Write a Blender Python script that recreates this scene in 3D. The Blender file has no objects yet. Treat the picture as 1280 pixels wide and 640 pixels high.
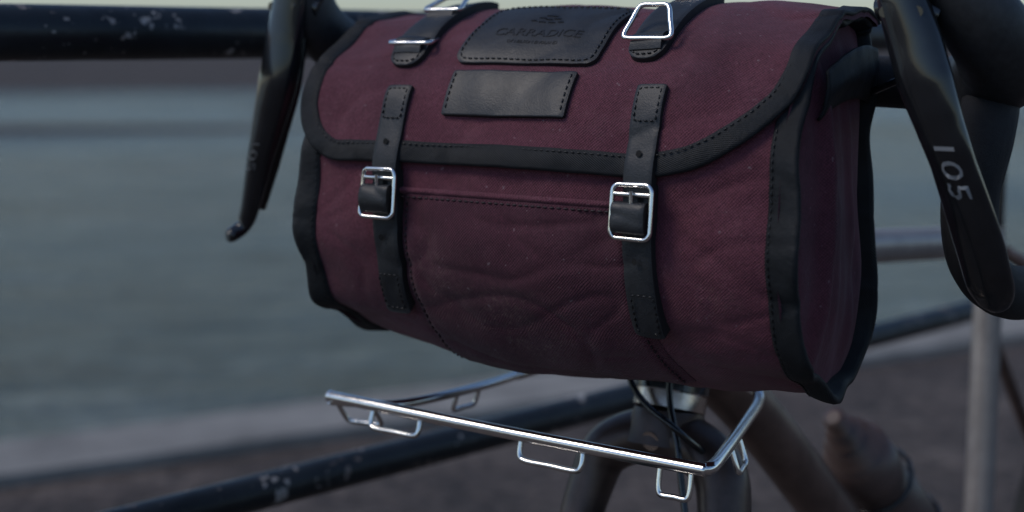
import bpy, math, random
from mathutils import Vector, noise
random.seed(3)
sc=bpy.context.scene
H=1.05
CA,SA=0.8387,0.5446
def W(u,w,z): return Vector((0.005+CA*u+SA*w, 0.962-SA*u+CA*w, H+z))
# ---------------- materials
def new_mat(name):
    m=bpy.data.materials.new(name); m.use_nodes=True
    nt=m.node_tree; b=nt.nodes['Principled BSDF']; return m,nt,b
class N:
    def __init__(s,nt): s.nt=nt
    def n(s,t,**k):
        x=s.nt.nodes.new(t)
        for a,v in k.items(): setattr(x,a,v)
        return x
    def l(s,a,b): s.nt.links.new(a,b)
    def math(s,op,a,b=None):
        x=s.n('ShaderNodeMath',operation=op)
        for i,v in enumerate((a,b)):
            if v is None: continue
            if isinstance(v,(int,float)): x.inputs[i].default_value=v
            else: s.l(v,x.inputs[i])
        return x.outputs[0]
    def noise(s,scale,detail=4,rough=.55,vec=None):
        x=s.n('ShaderNodeTexNoise'); x.inputs['Scale'].default_value=scale; x.inputs['Detail'].default_value=detail
        x.inputs['Roughness'].default_value=rough
        if vec is not None: s.l(vec,x.inputs['Vector'])
        return x.outputs['Fac']
    def ramp(s,fac,stops):
        x=s.n('ShaderNodeValToRGB'); e=x.color_ramp.elements
        while len(e)<len(stops): e.new(.5)
        for i,(p,c) in enumerate(stops): e[i].position=p; e[i].color=(c[0],c[1],c[2],1)
        s.l(fac,x.inputs[0]); return x.outputs['Color']
    def mix(s,fac,a,b,mode='MIX'):
        x=s.n('ShaderNodeMix',data_type='RGBA',blend_type=mode)
        for i,v in ((0,fac),(6,a),(7,b)):
            if isinstance(v,(int,float)): x.inputs[i].default_value=v
            elif isinstance(v,tuple): x.inputs[i].default_value=(*v,1)
            else: s.l(v,x.inputs[i])
        return x.outputs[2]
    def bump(s,h,strength,dist,normal=None):
        x=s.n('ShaderNodeBump'); x.inputs['Strength'].default_value=strength; x.inputs['Distance'].default_value=dist
        s.l(h,x.inputs['Height'])
        if normal is not None: s.l(normal,x.inputs['Normal'])
        return x.outputs['Normal']
    def coord(s,k='Object'): return s.n('ShaderNodeTexCoord').outputs[k]
def simple(name,col,rough=.5,metal=0,var=.25,nscale=60,bump=.1,bdist=.0004,coat=0):
    m,nt,b=new_mat(name); g=N(nt); c=g.coord()
    f=g.noise(nscale,5,.6,c)
    d=tuple(x*(1-var) for x in col); e=tuple(min(1,x*(1+var)) for x in col)
    g.l(g.ramp(f,[(.3,d),(.7,e)]),b.inputs['Base Color'])
    b.inputs['Metallic'].default_value=metal
    r=g.n('ShaderNodeMapRange'); g.l(g.noise(nscale*.4,4,.6,c),r.inputs[0]); r.inputs[3].default_value=max(.03,rough-.1); r.inputs[4].default_value=rough+.1
    g.l(r.outputs[0],b.inputs['Roughness'])
    b.inputs['Coat Weight'].default_value=coat
    if bump: g.l(g.bump(g.noise(nscale*5,4,.6,c),bump,bdist),b.inputs['Normal'])
    return m
def canvas(name,base,dust=True):
    m,nt,b=new_mat(name); g=N(nt)
    uv=g.coord('UV'); sep=g.n('ShaderNodeSeparateXYZ'); g.l(uv,sep.inputs[0])
    ob=g.coord()
    wob=g.math('MULTIPLY',g.noise(70,3,.6,ob),.0026)
    wob2=g.math('MULTIPLY',g.noise(83,3,.6,ob),.0026)
    k=2*math.pi/.0022
    su=g.math('SINE',g.math('MULTIPLY',g.math('ADD',sep.outputs[0],wob),k))
    sv=g.math('SINE',g.math('MULTIPLY',g.math('ADD',sep.outputs[1],wob2),k))
    wv=g.math('MULTIPLY',su,sv)
    w01=g.math('ADD',g.math('MULTIPLY',wv,.5),.5)
    col=g.ramp(w01,[(.1,tuple(x*.74 for x in base)),(.9,tuple(x*1.22 for x in base))])
    big=g.ramp(g.noise(9,5,.6,ob),[(.3,(.66,.66,.70)),(.72,(1.20,1.17,1.15))])
    col=g.mix(1.0,col,big,'MULTIPLY')
    rub=g.ramp(g.noise(34,6,.72,ob),[(.48,(0,0,0)),(.72,(1,1,1))])
    col=g.mix(g.math('MULTIPLY',rub,.26),col,tuple(min(1,x*1.4+.03) for x in base))
    fl=g.ramp(g.noise(520,3,.7,ob),[(.35,(.70,.70,.70)),(.7,(1.30,1.30,1.30))])
    col=g.mix(.8,col,fl,'MULTIPLY')
    if dust:
        def blob(p,r,st):
            vd=g.n('ShaderNodeVectorMath',operation='DISTANCE'); g.l(ob,vd.inputs[0]); vd.inputs[1].default_value=p
            mr=g.n('ShaderNodeMapRange'); g.l(vd.outputs['Value'],mr.inputs[0])
            mr.inputs[1].default_value=r; mr.inputs[2].default_value=r*.1; mr.inputs[3].default_value=0; mr.inputs[4].default_value=st
            return mr.outputs[0]
        gate=g.math('MAXIMUM',blob(W(-.006,.012,-.200),.056,.85),g.math('MAXIMUM',blob(W(-.06,.004,-.175),.055,.40),g.math('MAXIMUM',blob(W(.13,.01,-.16),.06,.22),blob(W(.02,.05,-.01),.12,.14))))
        gate=g.math('ADD',gate,.03)
        a=g.ramp(g.noise(34,4,.6,ob),[(.38,(0,0,0)),(.64,(1,1,1))])
        c=g.ramp(g.noise(330,5,.8,ob),[(.49,(0,0,0)),(.64,(1,1,1))])
        f=g.math('MULTIPLY',g.math('MULTIPLY',a,c),gate)
        f=g.math('MINIMUM',g.math('MULTIPLY',f,.75),.7)
        col=g.mix(f,col,(.27,.195,.155))
        sp=g.ramp(g.noise(260,1,.4,ob),[(.75,(0,0,0)),(.78,(1,1,1))])
        col=g.mix(g.math('MULTIPLY',sp,.35),col,(.30,.25,.26))
    g.l(col,b.inputs['Base Color'])
    b.inputs['Roughness'].default_value=.80
    b.inputs['Specular IOR Level'].default_value=.25
    b.inputs['Sheen Weight'].default_value=.10
    n1=g.bump(g.noise(30,4,.55,ob),.45,.006)
    g.l(g.bump(w01,.6,.0007,n1),b.inputs['Normal'])
    return m
def twill(name):
    m,nt,b=new_mat(name); g=N(nt)
    uv=g.coord('UV'); sep=g.n('ShaderNodeSeparateXYZ'); g.l(uv,sep.inputs[0]); ob=g.coord()
    k=2*math.pi/.0022
    s=g.math('SINE',g.math('MULTIPLY',g.math('ADD',sep.outputs[0],g.math('MULTIPLY',sep.outputs[1],1.6)),k))
    s=g.math('ADD',g.math('MULTIPLY',s,.5),.5)
    col=g.ramp(s,[(0,(.006,.007,.008)),(1,(.019,.021,.024))])
    col=g.mix(1.0,col,g.ramp(g.noise(60,5,.7,ob),[(.3,(.6,.6,.6)),(.7,(1.4,1.4,1.4))]),'MULTIPLY')
    g.l(col,b.inputs['Base Color']); b.inputs['Roughness'].default_value=.6
    b.inputs['Specular IOR Level'].default_value=.3
    g.l(g.bump(s,.5,.0006,g.bump(g.noise(70,4,.6,ob),.5,.003)),b.inputs['Normal']); return m
def leather(name):
    m,nt,b=new_mat(name); g=N(nt); c=g.coord()
    f=g.noise(70,6,.7,c)
    col=g.ramp(f,[(.3,(.012,.013,.015)),(.6,(.021,.023,.026)),(.8,(.036,.038,.041))])
    mp=g.n('ShaderNodeMapping'); g.l(c,mp.inputs[0]); mp.inputs['Scale'].default_value=(160,500,90); mp.inputs['Rotation'].default_value=(.3,.5,.2)
    sc_=g.ramp(g.noise(1,5,.7,mp.outputs[0]),[(.62,(0,0,0)),(.72,(1,1,1))])
    col=g.mix(g.math('MULTIPLY',sc_,.35),col,(.10,.10,.10))
    g.l(col,b.inputs['Base Color'])
    r=g.n('ShaderNodeMapRange'); g.l(g.noise(40,5,.65,c),r.inputs[0]); r.inputs[3].default_value=.36; r.inputs[4].default_value=.62
    g.l(r.outputs[0],b.inputs['Roughness'])
    v=g.n('ShaderNodeTexVoronoi'); v.inputs['Scale'].default_value=900; g.l(c,v.inputs['Vector'])
    g.l(g.bump(v.outputs['Distance'],.25,.0004,g.bump(g.noise(140,5,.6,c),.4,.0008)),b.inputs['Normal']); return m
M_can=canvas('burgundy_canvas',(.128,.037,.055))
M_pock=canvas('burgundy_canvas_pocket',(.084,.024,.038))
M_trim=twill('black_webbing')
M_lea=leather('black_leather')
M_leaed=simple('leather_edge',(.014,.013,.013),.7)
M_thr=simple('thread',(.004,.004,.005),.4)
M_thr2=simple('thread_maroon',(.018,.006,.010),.6)
M_hole=simple('hole_dark',(.002,.002,.002),.9)
M_chr=simple('chromed_steel',(.88,.86,.83),.15,1,.06,150,.12,.0003)
M_sil=simple('polished_alloy',(.70,.60,.52),.25,1,.12,200,.15,.0003)
M_lev=simple('black_gloss',(.012,.013,.015),.20,.1,.3,60,.05,.0004,.6)
M_hood=simple('hood_rubber',(.022,.023,.025),.5,0,.3,200,.4,.0006)
M_tape=simple('bar_tape',(.013,.013,.015),.7,0,.3,250,.8,.0012)
M_frame=simple('taupe_metallic_paint',(.17,.110,.090),.33,.4,.25,40,.05,.0004)
M_frame2=simple('raw_tube_finish',(.38,.34,.32),.38,.5,.15,40,.05,.0004)
M_fork=simple('brown_grey_paint',(.085,.057,.048),.33,.3,.3,45,.05,.0004)
M_tyre=simple('tyre_rubber',(.02,.019,.018),.8,0,.3,90,.8,.002)
M_bottle=simple('smoked_plastic',(.11,.072,.062),.38,0,.2,30,.05,.0005)
M_text=simple('grey_print',(.25,.26,.27),.4,0,.05)
M_text2=simple('dark_grey_print',(.10,.105,.11),.4,0,.05)
M_emb=simple('embossed_leather',(.007,.007,.008),.5)
def railmat():
    m,nt,b=new_mat('chipped_black_paint'); g=N(nt); c=g.coord()
    ch=g.ramp(g.noise(30,4,.6,c),[(.61,(0,0,0)),(.63,(1,1,1))])
    ch2=g.ramp(g.noise(85,3,.6,c),[(.67,(0,0,0)),(.69,(1,1,1))])
    ch=g.math('MAXIMUM',ch,ch2)
    col=g.mix(ch,g.ramp(g.noise(12,5,.6,c),[(.3,(.007,.009,.011)),(.75,(.024,.029,.034))]),g.ramp(g.noise(18,4,.6,c),[(.4,(.20,.16,.14)),(.6,(.36,.35,.34))]))
    g.l(col,b.inputs['Base Color'])
    r=g.math('ADD',g.math('MULTIPLY',g.noise(30,4,.6,c),.35),.20); g.l(r,b.inputs['Roughness'])
    g.l(g.bump(g.noise(60,5,.6,c),.3,.003),b.inputs['Normal']); return m
M_rail=railmat()
# ---------------- helpers
def empty(name):
    e=bpy.data.objects.new(name,None); sc.collection.objects.link(e); return e
def mk(name,vs,fs,mats,parent=None,smooth=True,uvs=None,midx=None,flat=None):
    me=bpy.data.meshes.new(name); me.from_pydata([tuple(v) for v in vs],[],fs)
    if not isinstance(mats,(list,tuple)): mats=[mats]
    for m in mats: me.materials.append(m)
    if uvs is not None:
        ul=me.uv_layers.new(name='UVMap')
        for lp in me.loops: ul.data[lp.index].uv=uvs[lp.vertex_index]
    for i,p in enumerate(me.polygons):
        p.use_smooth=smooth and not(flat and i in flat)
        if midx: p.material_index=midx[i]
    me.update()
    o=bpy.data.objects.new(name,me); sc.collection.objects.link(o)
    if parent: o.parent=parent
    return o
def cr(pts,n,closed=False):
    P=[Vector(p) for p in pts]; L=len(P); out=[]
    segs=L if closed else L-1
    for i in range(segs):
        if closed: a,b,c,d=P[i-1],P[i],P[(i+1)%L],P[(i+2)%L]
        else: a=P[max(i-1,0)];b=P[i];c=P[i+1];d=P[min(i+2,L-1)]
        for k in range(n):
            t=k/n
            out.append(.5*((2*b)+(c-a)*t+(2*a-5*b+4*c-d)*t*t+(3*b-a-3*c+d)*t**3))
    if not closed: out.append(P[-1].copy())
    return out
def tube(name,pts,r,mat,parent=None,closed=False,seg=14,cap=True,side=None,uvscale=1):
    n=len(pts); vs=[];fs=[];uvs=[]
    prev=None;L=0
    for i,p in enumerate(pts):
        if closed: t=(pts[(i+1)%n]-pts[i-1])
        else: t=pts[min(i+1,n-1)]-pts[max(i-1,0)]
        t=t.normalized()
        if side is not None: x=(side-t*side.dot(t)).normalized()
        elif prev is None:
            h=Vector((0,0,1)) if abs(t.z)<.9 else Vector((1,0,0)); x=(h-t*h.dot(t)).normalized()
        else: x=(prev-t*prev.dot(t)).normalized()
        prev=x; y=t.cross(x)
        rr=r[i] if isinstance(r,list) else r
        a,b=(rr if isinstance(rr,tuple) else (rr,rr))
        if i: L+=(p-pts[i-1]).length
        for k in range(seg):
            an=2*math.pi*k/seg
            vs.append(p+x*(a*math.cos(an))+y*(b*math.sin(an))); uvs.append((L,k/seg*6.28*a))
    m=n if closed else n-1
    for i in range(m):
        for k in range(seg):
            j=(i+1)%n;k2=(k+1)%seg
            fs.append((i*seg+k,i*seg+k2,j*seg+k2,j*seg+k))
    if cap and not closed:
        b0=len(vs)
        for k in range(seg): vs.append(vs[k]); uvs.append((0,0))
        for k in range(seg): vs.append(vs[(n-1)*seg+k]); uvs.append((0,0))
        fs.append(tuple(b0+k for k in range(seg))[::-1]); fs.append(tuple(b0+seg+k for k in range(seg)))
    return mk(name,vs,fs,mat,parent,True,uvs)
def rlist(vals,n):
    out=[]
    for i in range(len(vals)-1):
        for k in range(n):
            t=k/n; out.append(tuple(vals[i][j]*(1-t)+vals[i+1][j]*t for j in range(2)))
    out.append(tuple(vals[-1])); return out
# ---------------- bag surface
PR=[(.166,.008),(.15,.017),(.12,.021),(.09,.016),(.062,.004),(.038,-.013),(.018,-.036),(.005,-.065),(-.002,-.10),(-.005,-.14),
    (.001,-.172),(.016,-.198),(.046,-.219),(.088,-.234),(.128,-.231),(.156,-.212),(.165,-.17),(.165,-.10),(.166,-.04)]
pc=cr([(a,b,0) for a,b in PR],24,True); pc=[(p.x,p.y) for p in pc]
arc=[0]
for i in range(1,len(pc)): arc.append(arc[-1]+math.dist(pc[i],pc[i-1]))
TOT=arc[-1]+math.dist(pc[0],pc[-1])
import bisect
def prof(s):
    s=s%TOT; i=bisect.bisect_right(arc,s)-1; n=len(pc)
    a=pc[i];b=pc[(i+1)%n]; l=math.dist(a,b); t=(s-arc[i])/max(l,1e-9)
    p=(a[0]+(b[0]-a[0])*t,a[1]+(b[1]-a[1])*t)
    a0=pc[(i-3)%n];b0=pc[(i+4)%n]; dx,dz=b0[0]-a0[0],b0[1]-a0[1]; q=math.hypot(dx,dz)
    return p,(dz/q,-dx/q)
def sf(z):
    for i in range(60,len(pc)):
        if pc[i][1]<=z: return arc[i]
sLOW=sf(-.15)
def disp(u,s):
    e=min(1,abs(u)/.19)
    d=-.006*e**4
    d+=.0040*noise.noise(Vector((u*7,s*10,1.3)))+.0026*noise.noise(Vector((u*20,s*13,5.3)))+.0009*noise.noise(Vector((u*45,s*30,8.3)))
    r1=1-min(1,abs(noise.noise(Vector((u*9+s*6,s*16-u*3,21.0))))*5)
    d-=.0014*r1*r1
    g=math.exp(-((s-sLOW)/.07)**2)
    r2=1-min(1,abs(noise.noise(Vector((u*14,s*30+u*6,33.0))))*5)
    d-=.0014*g*r2*r2
    pk=math.exp(-((.19-abs(u))/.035)**2)
    d+=.0019*pk*math.sin(s*95+3*noise.noise(Vector((s*9,u*4,2))))
    return d
def S(u,s,off=0):
    (w,z),(nw,nz)=prof(s); d=disp(u,s)+off
    w+=nw*d; z+=nz*d
    if z<-.19: z-=.010*(1-(u/.19)**2)*min(1,(-.19-z)/.03)
    return W(u,w,z)
def patch(name,uf,nu,ns,hf,mats,parent,skirt=0.0,uspace=None):
    vs=[];uvs=[];fs=[];mi=[]
    for j in range(ns+1):
        for i in range(nu+1):
            a=i/nu;b=j/ns
            u,s=uf(a,b); vs.append(S(u,s,hf(a,b))); uvs.append((u,s))
    for j in range(ns):
        for i in range(nu):
            q=j*(nu+1)+i; fs.append((q,q+1,q+nu+2,q+nu+1)); mi.append(0)
    if skirt is not None:
        bd=[(i,0) for i in range(nu)]+[(nu,j) for j in range(ns)]+[(nu-i,ns) for i in range(nu)]+[(0,ns-j) for j in range(ns)]
        st=len(vs)
        for (i,j) in bd:
            a=i/nu;b=j/ns;u,s=uf(a,b)
            vs.append(S(u,s,hf(a,b))); uvs.append((u,s)); vs.append(S(u,s,skirt)); uvs.append((u,s+.002))
        m=len(bd)
        for k in range(m):
            k2=(k+1)%m; fs.append((st+2*k,st+2*k+1,st+2*k2+1,st+2*k2)); mi.append(len(mats)-1 if isinstance(mats,list) else 0)
    return mk(name,vs,fs,mats,parent,True,uvs,mi)
def rrect(u0,u1,s0,s1,r):
    def f(a,b):
        bb=.5-.5*math.cos(math.pi*b); s=s0+(s1-s0)*bb
        d=min(s-s0,s1-s); sh=0
        if d<r: sh=r-math.sqrt(max(0,r*r-(r-d)**2))
        return (u0+sh)+(u1-u0-2*sh)*a,s
    return f
def edgeh(off,th,nu,ns,fn=None):
    def h(a,b):
        e=(a<.5/nu or a>1-.5/nu or b<.5/ns or b>1-.5/ns)
        v=off+th+(fn(a,b) if fn else 0)
        return v-(.0007 if e else 0)
    return h
def stitches(name,path,off,parent,mat,L=.0034,gap=.0016,r=.00065,closed=False):
    P=list(path)+([path[0]] if closed else [])
    vs=[];fs=[]
    d=[0]
    for i in range(1,len(P)): d.append(d[-1]+math.dist(P[i],P[i-1]))
    def at(t):
        i=min(max(bisect.bisect_right(d,t)-1,0),len(P)-2); k=(t-d[i])/max(1e-9,d[i+1]-d[i])
        return tuple(P[i][q]+(P[i+1][q]-P[i][q])*k for q in (0,1))
    t=.001
    while t+L<d[-1]:
        a=S(*at(t),off);b=S(*at(t+L),off);u,s=at(t+L/2); nrm=(S(u,s,off+.01)-S(u,s,off)).normalized()
        ax=(b-a); x=ax.normalized(); y=nrm.cross(x)
        for k,(f,rr) in enumerate(((0,.35),(.25,1),(.75,1),(1,.35))):
            base=len(vs)
            for q in range(6):
                an=math.pi/3*q; vs.append(a+ax*f+(y*math.cos(an)+nrm*math.sin(an))*r*rr)
            if k:
                for q in range(6): fs.append((base-6+q,base-6+(q+1)%6,base+(q+1)%6,base+q))
        t+=L+gap
    return mk(name,vs,fs,mat,parent)
bag=empty('handlebar_bag')
def offs(sg,w):
    if sg<0: return .004
    f=max(0,min(1,(w-.02)/.10)); return .0035-.0075*f
def ubody(a):
    x=2*a-1; return (.183 if x>0 else .189)*math.sin(x*math.pi/2)
patch('body',lambda a,b:(ubody(a),b*TOT),140,300,lambda a,b:0,M_can,bag,skirt=None)
for sg in (1,-1):
    vs=[];fs=[];uvs=[]; R=26; K=140
    for r in range(R+1):
        f=1-r/R
        for k in range(K):
            (w,z),(nw,nz)=prof(k/K*TOT)
            cw,cz=.085,-.11; w-=nw*.004; z-=nz*.004
            ww=cw+(w-cw)*f; zz=cz+(z-cz)*f
            i_=1-f**4
            u=.182+.013*(1-f**3)+ i_*(.009*noise.noise(Vector((ww*26,zz*5,2.2+sg)))+.004*noise.noise(Vector((ww*50,zz*22,7)))) 
            u+=.010*i_*math.exp(-((ww-.055-.05*(zz+.1))/.009)**2)+.005*i_*math.exp(-((ww-.115+.08*(zz+.1))/.008)**2)
            u+=offs(sg,ww)
            vs.append(W(sg*u,ww,zz)); uvs.append((ww,zz))
    for r in range(R):
        for k in range(K): k2=(k+1)%K; fs.append((r*K+k,r*K+k2,(r+1)*K+k2,(r+1)*K+k))
    mk('end_panel',vs,fs,M_can,bag,True,uvs)
    K=240; cs=[(.1745,.0006),(.1755,.0018),(.180,.0026),(.185,.0030),(.1905,.0032),(.1935,.0020),(.1935,-.001),(.191,-.003),(.182,-.006),(.178,-.009)]
    vs=[];fs=[];uvs=[]
    for k in range(K):
        s=k/K*TOT; w_=prof(s)[0][0]
        wv=.0014*math.sin(s*60+2*math.sin(s*17))+.0030*noise.noise(Vector((s*14,sg*3,0)))
        low=max(0,min(1,(s-.30)/.06))
        for q,(u,o) in enumerate(cs):
            e=max(0,(u-.174)/.020)
            du=wv*e*1.2+offs(sg,w_)
            vs.append(S(sg*(u+du),s,o+wv*e+ .002*low*e)); uvs.append((s,u))
    m=len(cs)
    for k in range(K):
        k2=(k+1)%K
        for q in range(m-1): fs.append((k*m+q,k2*m+q,k2*m+q+1,k*m+q+1))
    mk('binding',vs,fs,M_trim,bag,True,uvs)
    stitches('binding_stitch',[(sg*(.1768+offs(sg,prof(.19+i*.004)[0][0])),.19+i*.004) for i in range(70)],.0024,bag,M_thr,L=.003,gap=.002,r=.0005)
# front pocket
zP=-.106; sP=sf(zP); sB=sf(-.222)
def pk(a,b):
    s=sP+(sB-sP)*b
    return (-.097+.012*b*b)+( .183+.008*b)*a,s
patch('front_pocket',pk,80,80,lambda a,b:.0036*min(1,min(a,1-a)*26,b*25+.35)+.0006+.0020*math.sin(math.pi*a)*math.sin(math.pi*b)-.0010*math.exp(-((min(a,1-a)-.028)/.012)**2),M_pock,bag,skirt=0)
stitches('pocket_seam_top',[pk(i/40,.035) for i in range(41)],.0044,bag,M_thr2,r=.0008)
stitches('pocket_seam_a',[pk(.028,i/40) for i in range(2,41)],.0034,bag,M_thr2,L=.0028,r=.0008)
stitches('pocket_seam_b',[pk(.972,i/40) for i in range(2,41)],.0034,bag,M_thr2,L=.0028,r=.0008)
patch('pocket_hem',lambda a,b:(pk(a,0)[0],sP-.0020+b*.0050),60,5,lambda a,b:.0026+.0026*math.sin(math.pi*b),M_can,bag,skirt=0)
# flap
FO=.0055
s0=.004; sE=sf(-.087)
UFR=.1935; UFL=.2022
def send(u):
    if u>.088: 
        x=min(1,(u-.088)/(UFR-.0878)); return sE-.088*(1-math.sqrt(max(0,1-x*x)))
    if u<-.155:
        x=min(1,(-.155-u)/.0475); return sE-.052*(1-math.sqrt(max(0,1-x*x)))
    return sE-.0015*math.sin((u+.155)/.243*math.pi)
def ufl(x): return (UFR if x>0 else UFL)*math.sin(x*math.pi/2)
def fl(a,b):
    u=ufl(2*a-1); return u,s0+(send(u)-s0)*b
def fle(u,s):
    e=max(0,(abs(u+.004)-.148)/.045)
    lift=.0022*max(0,1-abs(s-sE)/.03)*(0.5+0.5*math.cos((u+.007)/.1*math.pi))*(abs(u+.007)<.1)
    return FO+.0015*e*e+.0014*noise.noise(Vector((u*12,2*min(1,s/sE),9)))+lift*.6
patch('flap',fl,140,80,lambda a,b:fle(*fl(a,b)),M_can,bag,skirt=.0015)
bp=[]
for i in range(30): bp.append((-UFL,s0+(send(-UFL)-s0)*i/30))
for i in range(161):
    u=ufl(-1+i/80); bp.append((u,send(u)))
for i in range(1,31): bp.append((UFR,send(UFR)+(s0-send(UFR))*i/30))
d=[0]
for i in range(1,len(bp)): d.append(d[-1]+math.dist(bp[i],bp[i-1]))
def atb(t):
    i=min(max(bisect.bisect_right(d,t)-1,0),len(bp)-2);k=(t-d[i])/max(1e-9,d[i+1]-d[i])
    return Vector([bp[i][q]+(bp[i+1][q]-bp[i][q])*k for q in (0,1)])
NB=340;vs=[];fs=[];uvs=[]
cs=[(.0140,.0002),(.0137,.0011),(.008,.0014),(.001,.0013),(-.0012,.0003),(-.0012,-.0018),(.001,-.003)]
for i in range(NB+1):
    t=d[-1]*i/NB; p=atb(t); q=(atb(min(d[-1],t+.004))-atb(max(0,t-.004))).normalized()
    inn=Vector((q.y,-q.x)); wig=.0007*noise.noise(Vector((t*40,1,1)))
    for (dd,h) in cs:
        pp=p+inn*(dd+wig)
        hh=fle(pp.x,pp.y)+h+.0003*math.sin(t*70)+.0006*noise.noise(Vector((t*55,dd*80,4)))
        vs.append(S(pp.x,pp.y,hh)); uvs.append((t,dd))
m=len(cs)
for i in range(NB):
    for q in range(m-1): fs.append((i*m+q,(i+1)*m+q,(i+1)*m+q+1,i*m+q+1))
mk('flap_binding',vs,fs,M_trim,bag,True,uvs)
sp=[]
for i in range(300):
    t=d[-1]*i/299; p=atb(t); q=(atb(min(d[-1],t+.004))-atb(max(0,t-.004))).normalized(); pp=p+Vector((q.y,-q.x))*.0118; sp.append((pp.x,pp.y))
stitches('flap_binding_stitch',sp,FO+.0018,bag,M_thr,L=.0028,gap=.002,r=.0005)
# side closure web
for sg in (1,-1):
    vs=[];fs=[];uvs=[]
    for j in range(13):
        for i in range(25):
            a=i/24;b=j/12
            w=.044+.124*a; z=-.008+.006*math.sin(a*3)-(.030+.008*a)*b -.012*(1-a)**2
            u=.1985-.010*a+.003*math.sin(a*math.pi)+.003*math.sin(b*math.pi)-.006*b+.002*noise.noise(Vector((a*6,b*3,sg)))+(.001 if sg>0 else .006)
            vs.append(W(sg*u,w,z)); uvs.append((w,z))
    for j in range(12):
        for i in range(24): q=j*25+i; fs.append((q,q+1,q+26,q+25))
    o=mk('side_closure',vs,fs,M_trim,bag,True,uvs)
    so=o.modifiers.new('s','SOLIDIFY'); so.thickness=.002
def s_at_w(w):
    for i in range(20,len(pc)):
        if pc[i][0]<=w: return arc[i]
base=FO+.0012
sa,sb=s_at_w(.094),s_at_w(.0315)
patch('brand_label',rrect(-.073,.042,sa,sb,.008),40,30,edgeh(base,.0022,40,30),[M_lea,M_leaed],bag,skirt=base-.002)
def rpath(u0,u1,s0_,s1,r,n=6):
    out=[]
    for cx,cy,st in ((u1-r,s0_+r,-90),(u1-r,s1-r,0),(u0+r,s1-r,90),(u0+r,s0_+r,180)):
        for k in range(n+1):
            an=math.radians(st+90*k/n); out.append((cx+r*math.cos(an),cy+r*math.sin(an)))
    return out
stitches('label_stitch',rpath(-.070,.039,sa+.003,sb-.003,.006),base+.0026,bag,M_thr,closed=True)
sc_,sd=sf(-.0255),sf(-.0545)
patch('leather_tab',rrect(-.068,.034,sc_,sd,.0015),40,16,edgeh(base,.0024,40,16,lambda a,b:.0010*math.sin(a*math.pi)),[M_lea,M_leaed],bag,skirt=base-.002)
for ue in (-.065,.031):
    stitches('tab_stitch',[(ue,sc_+.002+(sd-sc_-.004)*i/10) for i in range(11)],base+.0028,bag,M_thr,L=.003)
def text_mesh(body,size):
    cu=bpy.data.curves.new('t','FONT'); cu.body=body; cu.size=size; cu.align_x='CENTER'; cu.align_y='CENTER'; cu.extrude=0
    cu.resolution_u=3
    o=bpy.data.objects.new('t',cu); sc.collection.objects.link(o)
    dg=bpy.context.evaluated_depsgraph_get(); me=bpy.data.meshes.new_from_object(o.evaluated_get(dg))
    v=[x.co.copy() for x in me.vertices]; f=[tuple(p.vertices) for p in me.polygons]
    bpy.data.objects.remove(o); return v,f
def emb(name,v,f,uc,scn,hgt,mat,sx=1,sy=1):
    n=len(v); vs=[S(uc+p.x*sx,scn-p.y*sy,hgt) for p in v]+[S(uc+p.x*sx,scn-p.y*sy,hgt-.0008) for p in v]
    ed={}
    for q in f:
        for i in range(len(q)):
            e=(q[i],q[(i+1)%len(q)]); ed[e]=1
    fs=list(f)
    for (a,b) in ed:
        if (b,a) not in ed: fs.append((a,b,b+n,a+n))
    return mk(name,vs,fs,mat,bag,False)
sm=(sa+sb)/2
v,f=text_mesh('CARRADICE',.0135); emb('label_lettering',v,f,-.0155,sm+.008,base+.0026,M_emb,sx=.98,sy=.85)
v,f=text_mesh('OF NELSON ENGLAND',.0040); emb('label_small_lettering',v,f,-.0155,sm+.018,base+.0025,M_emb)
lv=[];lf=[]
for (x,y,w_,h_) in ((0,.006,.010,.004),(-.006,.002,.006,.004),(.006,.002,.006,.004),(0,0,.006,.003),(-.011,-.003,.005,.003),(.011,-.003,.005,.003),(-.004,-.004,.006,.003),(.004,-.004,.006,.003)):
    b_=len(lv); lv+= [Vector((x-w_/2,y-h_/2,0)),Vector((x+w_/2,y-h_/2,0)),Vector((x,y+h_/2,0))]; lf.append((b_,b_+1,b_+2))
emb('label_logo',lv,lf,-.0155,sm-.011,base+.0028,M_emb)
def hole(name,u,s,h,r=.0021):
    vs=[S(u+r*math.cos(k*math.pi/8),s+r*math.sin(k*math.pi/8),h) for k in range(16)]
    mk(name,vs,[tuple(range(16))],M_hole,bag,False)
def wireloop(name,uc,scn,hw,hs,r,offs_,rad=.0017,taper=0,mat=None):
    pts=[]
    for (x,y) in rpath(-hw,hw,-hs,hs,r,5):
        tt=(y+hs)/(2*hs); k=1-taper*(1-tt)
        pts.append(S(uc+x*k,scn+y,offs_[0]+(offs_[1]-offs_[0])*tt))
    return tube(name,pts,rad,mat or M_chr,bag,closed=True,seg=12)
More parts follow.
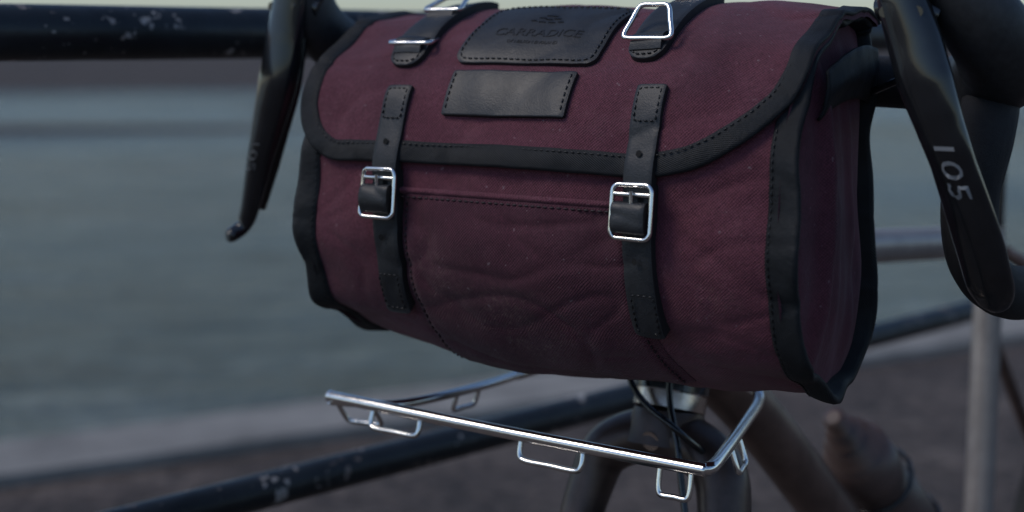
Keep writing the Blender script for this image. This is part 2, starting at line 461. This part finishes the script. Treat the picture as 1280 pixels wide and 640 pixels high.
for ui,(uc,zt,zf) in enumerate(((-.1085,-.0370,-.190),(.0950,-.0335,-.186))):
    hw=.0108
    st,sbk,sfn=sf(zt),sf(-.107),sf(zf)
    def hup(a,b,st=st,sbk=sbk):
        s=st+(sbk-st)*b; e=(a<.02 or a>.98)
        k=max(0,min(1,(s-sE+.004)/.012))
        return base+.0026-(.0007 if e else 0)+ .0008*math.sin(b*9) -.001*k+ .0018*math.exp(-((s-sE+.008)/.010)**2)
    patch('strap_upper',rrect(uc-hw,uc+hw,st,sbk,.001),12,50,hup,[M_lea,M_leaed],bag,skirt=.0030)
    stitches('strap_stitch',rpath(uc-hw+.0026,uc+hw-.0026,st+.003,st+.024,.0008,2),base+.0034,bag,M_thr,L=.0028,gap=.0015,closed=True)
    sl=sf(-.092); slant=.004
    f0=rrect(uc-hw,uc+hw,sl,sfn,.001)
    def flo(a,b,f0=f0): 
        u,s=f0(a,b); return u-.001+slant*b+.0012*math.sin(b*5+ui*2),s
    patch('strap_lower',flo,12,50,lambda a,b:.0052+.0026-(.0007 if (a<.02 or a>.98) else 0)+.0014*math.sin(b*7+ui)+.0008*math.sin(a*3.1),[M_lea,M_leaed],bag,skirt=0)
    stitches('strap_stitch',[(x-.001+slant+.0012*math.sin(4.6+ui*2),s) for x,s in rpath(uc-hw+.0026,uc+hw-.0026,sfn-.028,sfn-.003,.0008,2)],.0092,bag,M_thr,L=.0028,gap=.0015,closed=True)
    hole('strap_hole',uc,sf(-.140),.0106); hole('strap_hole',uc,sf(-.074),base+.0042)
    sk=sf(-.1095)
    wireloop('buckle_frame',uc-.0015,sk+.000,.0146,.0165,.0045,(.0130,.0140),.0016)
    pts=[S(uc-.0015-.0146+.0292*i/6,sk-.0105,.0125) for i in range(7)]
    tube('buckle_bar',pts,.0016,M_chr,bag)
    pts=[S(uc-.001,sk-.0125+.004*i,.0155-.0004*i) for i in range(3)]
    tube('buckle_prong',pts,.0014,M_chr,bag)
    def kh(a,b): 
        e=(a<.04 or a>.96); return .0090+.0095*math.sqrt(max(0,1-(2*b-1)**2))-(.0008 if e else 0)
    patch('strap_keeper',lambda a,b:(uc-.0150+.0245*a,sk-.006+.5*(1-math.cos(math.pi*b))*.020),12,20,kh,[M_lea,M_leaed],bag,skirt=.0045)
    hole('keeper_slot',uc+.003,sk-.0075,.0110,.0016)
for ui,uc in enumerate((-.1150,.0790)):
    w0=(.027,.0335)[ui]; sA=s_at_w(.135); sBt=s_at_w(w0)
    f0=rrect(uc-.0150,uc+.0150,sA,sBt,.013)
    patch('top_tongue',f0,14,40,edgeh(base,.0026,14,40,lambda a,b:.003*math.sin(b*math.pi)),[M_lea,M_leaed],bag,skirt=base-.002)
    stitches('tongue_stitch',[p for p in rpath(uc-.0122,uc+.0122,sBt-.024,sBt-.003,.008,5)],base+.0042,bag,M_thr,L=.003,closed=True)
    def hinge(wh):
        sl=s_at_w(wh)
        patch('loop_fold',lambda a,b:(uc-.012+.024*a,sl-.007+.016*b),10,12,lambda a,b:base+.005+.0040*math.sin(math.pi*b),[M_lea,M_leaed],bag,skirt=base)
        return S(uc,sl+.003,base+.0085)
    wl=.0190
    P0=[(-wl,0),(wl,0),(wl*.58,.026),(-wl*.58,.026)]
    U=Vector((CA,-SA,0)); BK=Vector((SA,CA,0)); UP=Vector((0,0,1))
    dense=[]
    for i in range(4):
        a=Vector(P0[i]);b=Vector(P0[(i+1)%4]); 
        for t in (.12,.5,.88): dense.append(a+(b-a)*t)
    def wl_(o,ang,k=1):
        D=BK*math.cos(math.radians(ang))+UP*math.sin(math.radians(ang))
        tube('wire_loop',cr([o+U*p.x*k+D*p.y*k for p in dense],4,True),.0018,M_chr,bag,closed=True,seg=10)
    if ui: wl_(hinge(.045),62,.98)
    else:
        wl_(hinge(.040),9); wl_(hinge(.078),26,.9)
    if ui: wl_(hinge(.112),5,.9)
# ---------------- front rack
rack=empty('front_rack'); ZR=-.283
def rk(pts,r,name='tube',n=8,mat=M_chr): return tube(name,cr([W(*p) for p in pts],n),r,mat,rack,seg=14)
rk([(-.131,.20,ZR),(-.135,.15,ZR),(-.146,.095,ZR),(-.158,.067,ZR),(-.175,.058,ZR),(-.205,.053,ZR-.001),(-.209,.052,ZR-.001)],.0036,'side_rail')
rk([(-.209,.053,ZR+.002),(-.05,.049,ZR),(.103,.0445,ZR),(.112,.0455,ZR),(.1175,.053,ZR),(.110,.09,ZR),(.092,.165,ZR),(.078,.221,ZR+.001),(.07,.236,ZR+.006),(.05,.24,ZR+.01),(.016,.235,ZR+.01),(-.06,.24,ZR+.01),(-.11,.236,ZR+.006),(-.125,.225,ZR+.001),(-.131,.20,ZR)],.0045,'platform_rail',10)
tube('front_end_cap',[W(-.2085,.053,ZR+.002),W(-.2120,.0532,ZR+.002)],.0049,M_chr,rack)
def uloop(p,q,dn,out=(0,0),r=.0020):
    a=Vector((*p,ZR-.003)); b=Vector((*q,ZR-.003)); dv=Vector((out[0],out[1],-dn)); ax=(b-a)
    k=[a,a+dv*.75,a+dv+ax*.10,a+dv+ax*.5,b+dv-ax*.10,b+dv*.75,b]
    tube('strap_hook',cr([W(*x) for x in k],5),r,M_chr,rack,seg=10)
uloop((-.204,.054),(-.172,.058),.016,(0,.012)); uloop((-.168,.053),(-.122,.052),.012,(0,-.004))
uloop((-.030,.050),(.022,.048),.014,(0,-.004)); uloop((.083,.046),(.106,.046),.018,(0,-.004))
uloop((.1045,.112),(.098,.14),.018,(.006,0)); uloop((-.140,.125),(-.136,.15),.012,(-.004,0))
rk([(.016,.235,ZR+.01),(.016,.21,ZR-.01),(.016,.175,ZR-.03)],.005,'stay')
# ---------------- bicycle
bike=empty('bicycle')
def bt(name,pts,r,mat,n=8,side=None,seg=18,raw=False):
    P=[W(*p) for p in pts] if not raw else [Vector(p) for p in pts]
    if isinstance(r,list): r=rlist(r,n)
    return tube(name,cr(P,n),r,mat,bike,seg=seg,side=side)
U=Vector((CA,-SA,0))
bt('handlebar',[(-.225,.185,-.032),(-.19,.190,-.030),(0,.190,-.028),(.19,.190,-.030),(.228,.183,-.034)],.0185,M_tape)
for sg in (1,-1):
    if sg>0:
        bt('drop_bar',[(.222,.188,-.032),(.25,.170,-.03),(.276,.135,-.036),(.280,.112,-.06),(.272,.106,-.10),(.272,.118,-.140),(.280,.15,-.164),(.290,.21,-.173),(.300,.30,-.177)],.0180,M_tape)
        hc=[(.252,.168,-.030),(.276,.140,-.024),(.290,.115,-.012),(.285,.088,.010),(.268,.072,.040),(.262,.068,.062),(.262,.075,.075)]
        hr=[(.020,.022),(.026,.027),(.029,.028),(.026,.026),(.020,.023),(.015,.019),(.007,.009)]
        lc=[(.245,.050,.045),(.247,.048,.025),(.2545,.047,0),(.2615,.046,-.025),(.2690,.048,-.050),(.2760,.054,-.075),(.2850,.073,-.120),(.2885,.090,-.152),(.289,.098,-.164),(.289,.101,-.1685)]
        lr=[(.015,.013),(.0155,.013),(.0170,.012),(.0172,.011),(.0150,.0090),(.0140,.0080),(.0155,.0075),(.0150,.0070),(.0105,.0055),(.004,.003)]
    else:
        bt('drop_bar',[(-.222,.188,-.032),(-.24,.165,-.03),(-.243,.14,-.045),(-.245,.132,-.08),(-.25,.14,-.13),(-.255,.17,-.165),(-.262,.21,-.18),(-.27,.30,-.182)],.0165,M_tape)
        hc=[(-.238,.168,-.028),(-.247,.135,-.014),(-.250,.105,-.002),(-.250,.08,.016),(-.250,.07,.040),(-.250,.068,.062),(-.25,.075,.072)]
        hr=[(.017,.019),(.021,.023),(.022,.024),(.020,.024),(.018,.022),(.014,.018),(.006,.008)]
        lc=[(-.25,.052,.06),(-.2515,.052,.035),(-.2556,.050,.004),(-.2596,.046,-.033),(-.270,.047,-.065),(-.2831,.050,-.099),(-.2975,.054,-.137),(-.3045,.053,-.153),(-.3095,.044,-.160),(-.311,.041,-.161)]
        lr=[(.014,.013),(.0145,.013),(.0165,.014),(.018,.013),(.015,.011),(.0120,.0095),(.0085,.007),(.007,.006),(.0075,.006),(.004,.004)]
    bt('brake_hood',hc,hr,M_hood,side=U,seg=24)
    bt('brake_lever',lc,lr,M_lev,side=U,seg=24)
    c=lc[1]; bt('lever_pivot',[(c[0]-.018,c[1]+.016,c[2]-.006),(c[0]-.004,c[1]+.012,c[2]-.004),(c[0]+.018,c[1]+.016,c[2]-.010)],.0085,M_lev)
    pd=[(p[0],p[1]+.012,p[2]-.002) for p in lc[2:7]]
    bt('shift_paddle',pd,[(.012,.006),(.014,.005),(.012,.004),(.010,.004),(.005,.003)],M_lev,side=U)
    for k in (0,1):
        p=W(c[0]+sg*(.012-.02*k),c[1]-.004,c[2]-.008); 
        bt('pivot_screw',[p,p+Vector((-.3*SA*.02,-CA*.006,0))],.0035,M_lev,n=1,raw=True)
    v,f=text_mesh('105',.023 if sg>0 else .016)
    LP=cr([Vector(p) for p in lc],12); RR=rlist(lr,12)
    ca=61 if sg>0 else 58
    c0=LP[ca]; tg=(LP[ca+1]-LP[ca-1]).normalized()
    vs=[]
    for p in v:
        q=c0+tg*(p.x*1.25)
        j=min(range(len(LP)),key=lambda k:abs(LP[k].z-q.z)); ra,rb=RR[j]; c1=LP[j]
        y=max(-.95*ra,min(.95*ra,p.y*.75)); dep=rb*math.sqrt(1-(y/ra)**2)+.0012
        vs.append(W(c1.x+y,c1.y-dep,q.z))
    mk('lever_lettering',vs,f,M_text if sg>0 else M_text2,bike,False)
bt('brake_hose',[(.23,.15,-.02),(.15,.17,-.06),(.07,.185,-.16),(.03,.17,-.25),(.045,.15,-.31),(.065,.13,-.38)],.0026,M_lev)
bt('brake_hose',[(-.22,.16,-.02),(-.12,.18,-.07),(-.03,.20,-.17),(-.005,.165,-.26),(.05,.14,-.29),(.06,.20,-.33)],.0026,M_lev)
bt('stem',[(.010,.188,-.028),(.013,.23,-.030),(.016,.275,-.034)],.019,M_lev)
bt('stem_cap',[(.016,.278,-.005),(.016,.268,-.055)],.020,M_lev,n=1)
bt('head_tube',[(.016,.268,-.055),(.016,.200,-.262)],.024,M_frame,n=4)
bt('headset_cup',[(.016,.203,-.254),(.016,.199,-.268)],.0275,M_sil,n=1)
bt('headset_ring',[(.016,.1985,-.2695),(.016,.1965,-.276)],.0295,M_lev,n=1)
bt('crown_race',[(.016,.196,-.2775),(.016,.192,-.289)],.0285,M_sil,n=1)
bt('fork_crown_neck',[(.016,.192,-.289),(.016,.187,-.315)],[(.027,.027),(.034,.030)],M_fork,n=6)
fp=[(-.052,.045,-.695),(-.052,.085,-.55),(-.048,.14,-.42),(-.042,.168,-.355),(-.028,.180,-.322),(.016,.186,-.308),(.060,.180,-.322),(.074,.168,-.355),(.080,.14,-.42),(.084,.085,-.55),(.084,.045,-.695)]
bt('fork',fp,[(.010,.010),(.013,.015),(.016,.019),(.018,.021),(.020,.022),(.021,.023),(.020,.022),(.018,.021),(.016,.019),(.013,.015),(.010,.010)],M_fork,n=8)
for uu in (-.047,.079):
    bt('fork_boss',[(uu,.125,-.375),(uu,.112,-.378)],.006,M_sil,n=1)
bt('crown_bolt',[(.016,.166,-.306),(.016,.160,-.307)],.0075,M_sil,n=1)
hx,hy=W(.016,.235,0).x,W(.016,.235,0).y
FX,FY=.70,.714
def F(t,z,o=0): return Vector((hx-.02+FX*t+o*FY, hy-.02+FY*t-o*FX, H+z))
BB=(.50,-.70)
tube('top_tube',cr([F(.02,-.175),F(.27,-.193),F(.545,-.215)],6),.0165,M_frame2,bike,seg=18)
tube('down_tube',cr([F(.0,-.235),F(.15,-.352),F(*BB)],6),.024,M_frame,bike,seg=20)
tube('seat_tube',[F(*BB),F(.53,-.45),F(.553,-.20)],.0150,M_frame2,bike)
tube('seat_post',[F(.553,-.20),F(.572,-.02)],.0136,M_lev,bike)
sd=cr([F(.44,.01),F(.50,.012),F(.57,.01),F(.66,.02),F(.70,.022)],6)
tube('saddle',sd,rlist([(.014,.012),(.022,.016),(.045,.018),(.068,.018),(.055,.01)],6),M_lev,bike,side=Vector((FY,-FX,0)),seg=20)
AX=(.935,-.70)
for o in (.055,-.055):
    tube('seat_stay',cr([F(.552,-.225,o*.3),F(.62,-.30,o*.8),F(*AX,o)],5),.0075,M_frame,bike)
    tube('chain_stay',cr([F(*BB,o*.5),F(.62,-.70,o*.9),F(*AX,o)],5),.009,M_frame,bike)
tube('bottom_bracket',[F(*BB,.035),F(*BB,-.035)],.021,M_lev,bike)
tube('chainring',[F(*BB,.043),F(*BB,.047)],.085,M_lev,bike,seg=40)
tube('crank_arm',[F(.50,-.70,.056),F(.38,-.82,.060)],.010,M_lev,bike)
tube('crank_arm',[F(.50,-.70,-.056),F(.62,-.58,-.060)],.010,M_lev,bike)
tube('pedal',[F(.38,-.82,.065),F(.38,-.82,.150)],.016,M_lev,bike)
tube('pedal',[F(.62,-.58,-.065),F(.62,-.58,-.150)],.016,M_lev,bike)
def wheel(c,ax,d):
    ring=lambda R,k:[c+d*(R*math.cos(2*math.pi*i/k))+Vector((0,0,1))*(R*math.sin(2*math.pi*i/k)) for i in range(k)]
    tube('tyre',ring(.330,72),.0195,M_tyre,bike,closed=True,seg=14)
    tube('rim',ring(.306,72),.010,M_lev,bike,closed=True,seg=10)
    tube('hub',[c-ax*.05,c+ax*.05],.016,M_sil,bike)
    for k in range(28):
        an=2*math.pi*k/28; e=c+d*(.30*math.cos(an))+Vector((0,0,1))*(.30*math.sin(an))
        tube('spoke',[c+ax*(.028 if k%2 else -.028),e],.001,M_sil,bike,seg=6)
    tube('disc_rotor',[c-ax*.040,c-ax*.042],.08,M_sil,bike,seg=40)
wheel(W(.016,.045,-.70),U,Vector((SA,CA,0)))
wheel(F(*AX),Vector((FY,-FX,0)),Vector((FX,FY,0)))
# bottle and cage on the down tube
ba=F(.165,-.318); dn=(F(*BB)-F(.15,-.352)).normalized(); up=Vector((0,0,1)); nn=(up-dn*up.dot(dn)).normalized()
ba=ba+nn*.033+dn*.105
prf=[(-.034,.006),(-.033,.0105),(-.016,.0105),(-.014,.0160),(.000,.0165),(.002,.024),(.018,.027),(.020,.032),(.055,.033),(.065,.029),(.077,.029),(.085,.034),(.175,.034),(.180,.028)]
bot=empty('water_bottle')
tube('body',[ba+dn*a for a,b in prf],[(b,b) for a,b in prf],M_bottle,bot,seg=28)
for k in (.07,.15):
    tube('cage_hoop',[ba+dn*k+(nn*math.cos(i/16*6.283)+dn.cross(nn)*math.sin(i/16*6.283))*.0365 for i in range(16)],.0025,M_lev,bike,closed=True)
# ---------------- railing
rail=empty('metal_railing')
RA=Vector((-.307,1.24,0)); RD=Vector((.731,.682,0))
def rp(t,z): return RA+RD*t+Vector((0,0,H+z))
tube('top_rail',[rp(t*.5,.006) for t in range(-16,60)],.0235,M_rail,rail,seg=24)
tube('mid_rail',[rp(t*.5,-.416) for t in range(-16,60)],.0165,M_rail,rail,seg=20)
for t in (-4.9,-2.8,-.75,1.95,4.0,6.1,8.2,12,16,20,24,28):
    tube('post',[rp(t,-1.05),rp(t,-.02)],.021,M_rail,rail,seg=18)
    tube('post_foot',[rp(t,-1.05),rp(t,-1.035)],.055,M_rail,rail,seg=20)
# ---------------- setting
def plane_mesh(name,poly,mat): return mk(name,poly,[tuple(range(len(poly)))],mat,None,False)
def groundmat():
    m,nt,b=new_mat('gravel_path'); g=N(nt); c=g.coord()
    f=g.noise(2.6,6,.7,c); col=g.ramp(f,[(.3,(.040,.031,.027)),(.55,(.080,.062,.053)),(.72,(.16,.132,.113))])
    v=g.n('ShaderNodeTexVoronoi'); v.inputs['Scale'].default_value=38; g.l(c,v.inputs['Vector'])
    vb=g.n('ShaderNodeRGBToBW'); g.l(v.outputs['Color'],vb.inputs[0])
    col=g.mix(.7,col,g.mix(1.0,col,vb.outputs[0],'OVERLAY'))
    g.l(col,b.inputs['Base Color']); b.inputs['Roughness'].default_value=.85
    g.l(g.bump(v.outputs['Distance'],.6,.012,g.bump(f,.5,.05)),b.inputs['Normal']); return m
def concmat():
    m,nt,b=new_mat('weathered_concrete'); g=N(nt); c=g.coord()
    g.l(g.ramp(g.noise(4,8,.7,c),[(.3,(.16,.155,.145)),(.7,(.36,.345,.32))]),b.inputs['Base Color']); b.inputs['Roughness'].default_value=.85
    g.l(g.bump(g.noise(60,6,.7,c),.5,.006),b.inputs['Normal']); return m
def watermat():
    m,nt,b=new_mat('water'); g=N(nt); c=g.coord()
    mp=g.n('ShaderNodeMapping'); g.l(c,mp.inputs[0]); mp.inputs['Scale'].default_value=(.55,1.5,1); mp.inputs['Rotation'].default_value=(0,0,.2)
    f=g.math('ADD',g.math('MULTIPLY',g.noise(.14,5,.6,mp.outputs[0]),.45),g.math('MULTIPLY',g.noise(1.3,5,.7,mp.outputs[0]),.55))
    g.l(g.ramp(f,[(.38,(.020,.044,.056)),(.5,(.058,.096,.110)),(.62,(.15,.200,.218))]),b.inputs['Base Color'])
    r=g.n('ShaderNodeMapRange'); g.l(g.noise(.08,4,.6,mp.outputs[0]),r.inputs[0]); r.inputs[1].default_value=.35; r.inputs[2].default_value=.65; r.inputs[3].default_value=.06; r.inputs[4].default_value=.26
    g.l(r.outputs[0],b.inputs['Roughness']); b.inputs['IOR'].default_value=1.33
    n1=g.bump(g.noise(1.1,4,.6,mp.outputs[0]),1,.5)
    n2=g.bump(g.noise(4.5,5,.65,mp.outputs[0]),1,.16,n1)
    g.l(n2,b.inputs['Normal']); return m
def bankmat():
    m,nt,b=new_mat('far_bank_earth'); g=N(nt); c=g.coord()
    g.l(g.ramp(g.noise(.25,8,.7,c),[(.3,(.055,.047,.043)),(.55,(.10,.080,.070)),(.75,(.055,.056,.045))]),b.inputs['Base Color']); b.inputs['Roughness'].default_value=.9
    g.l(g.bump(g.noise(2,6,.7,c),.8,.5),b.inputs['Normal']); return m
E0=Vector((-1.2,3.33,0)); ED=Vector((2.71,1.46,0)).normalized(); EN=Vector((-ED.y,ED.x,0))
a=E0-ED*60; b_=E0+ED*400
plane_mesh('ground',[a,b_,b_-EN*400,a-EN*400][::-1],groundmat())
def boxline(name,o0,o1,z0,z1,mat,l0=-60,l1=400):
    vs=[]
    for l in (l0,l1):
        for o,z in ((o0,z0),(o1,z0),(o1,z1),(o0,z1)): vs.append(E0+ED*l+EN*o+Vector((0,0,z)))
    fs=[(0,1,2,3),(7,6,5,4),(0,4,5,1),(1,5,6,2),(2,6,7,3),(3,7,4,0)]
    return mk(name,vs,fs,mat,None,False)
boxline('quay_edge',.0,.30,-1.2,.03,concmat())
wz=-.55
plane_mesh('water',[Vector((-600,-50,wz)),Vector((900,-50,wz)),Vector((900,900,wz)),Vector((-600,900,wz))],watermat())
vs=[];fs=[];nx,ny=160,14
for j in range(ny+1):
    for i in range(nx+1):
        x=-260+620*i/nx; yy=46+ (j/ny)**1.6*160
        edge=3.5*noise.noise(Vector((x*.03,0,0)))+ .06*x
        h=-.75+1.0*(1-math.exp(-j/2.2))+ .5*noise.noise(Vector((x*.05,j*.4,3)))*(j>0)+ (j/ny)*.5
        vs.append(Vector((x,yy+edge,h)))
for j in range(ny):
    for i in range(nx): q_=j*(nx+1)+i; fs.append((q_,q_+1,q_+nx+2,q_+nx+1))
bm_=bankmat()
mk('far_bank',vs,fs,bm_)
vs=[];fs=[]
for bi,(cx,cy,lx,ly) in enumerate(((-9,25,13,1.1),(-2,33,9,1.0),(14,30,10,1.3))):
    b0=len(vs); n=40
    vs.append(Vector((cx,cy,wz+.10)))
    for k in range(n):
        an=2*math.pi*k/n; r=1+.35*noise.noise(Vector((math.cos(an)*2,math.sin(an)*2,bi*5)))
        vs.append(Vector((cx+lx*r*math.cos(an)*.6,cy+ly*r*math.sin(an)+.1*lx*math.cos(an),wz-.02)))
    for k in range(n): fs.append((b0,b0+1+k,b0+1+(k+1)%n))
mk('sand_bar',vs,fs,bm_)
# ---------------- light
w=bpy.data.worlds.new('World'); sc.world=w; w.use_nodes=True; nt=w.node_tree
sky=nt.nodes.new('ShaderNodeTexSky'); sky.sky_type='NISHITA'; sky.sun_disc=False
el=math.radians(50); az=math.radians(-105)
sky.sun_elevation=el; sky.sun_rotation=az; sky.dust_density=.6; sky.air_density=1.0; sky.ozone_density=2.5; sky.altitude=0
g=N(nt)
skc=g.mix(1.0,sky.outputs[0],(.92,.98,1.06),'MULTIPLY')
nt.links.new(skc,nt.nodes['Background'].inputs[0]); nt.nodes['Background'].inputs[1].default_value=.095
sl=bpy.data.lights.new('sun','SUN'); sl.energy=1.25; sl.angle=math.radians(25); sl.color=(1,.91,.83)
so=bpy.data.objects.new('sun',sl); sc.collection.objects.link(so)
dv=Vector((math.sin(az)*math.cos(el),math.cos(az)*math.cos(el),math.sin(el)))
so.rotation_euler=dv.to_track_quat('Z','Y').to_euler()
# ---------------- camera
cd=bpy.data.cameras.new('camera'); cam=bpy.data.objects.new('camera',cd); sc.collection.objects.link(cam)
cam.location=(0,0,H); cam.rotation_euler=(math.radians(90),0,0)
cd.lens=50; cd.sensor_width=36; cd.shift_y=-.211; cd.clip_start=.02; cd.clip_end=3000
cd.dof.use_dof=True; cd.dof.focus_distance=.94; cd.dof.aperture_fstop=3.5
sc.camera=cam
sc.view_settings.view_transform='Standard'; sc.view_settings.look='None'; sc.view_settings.exposure=0
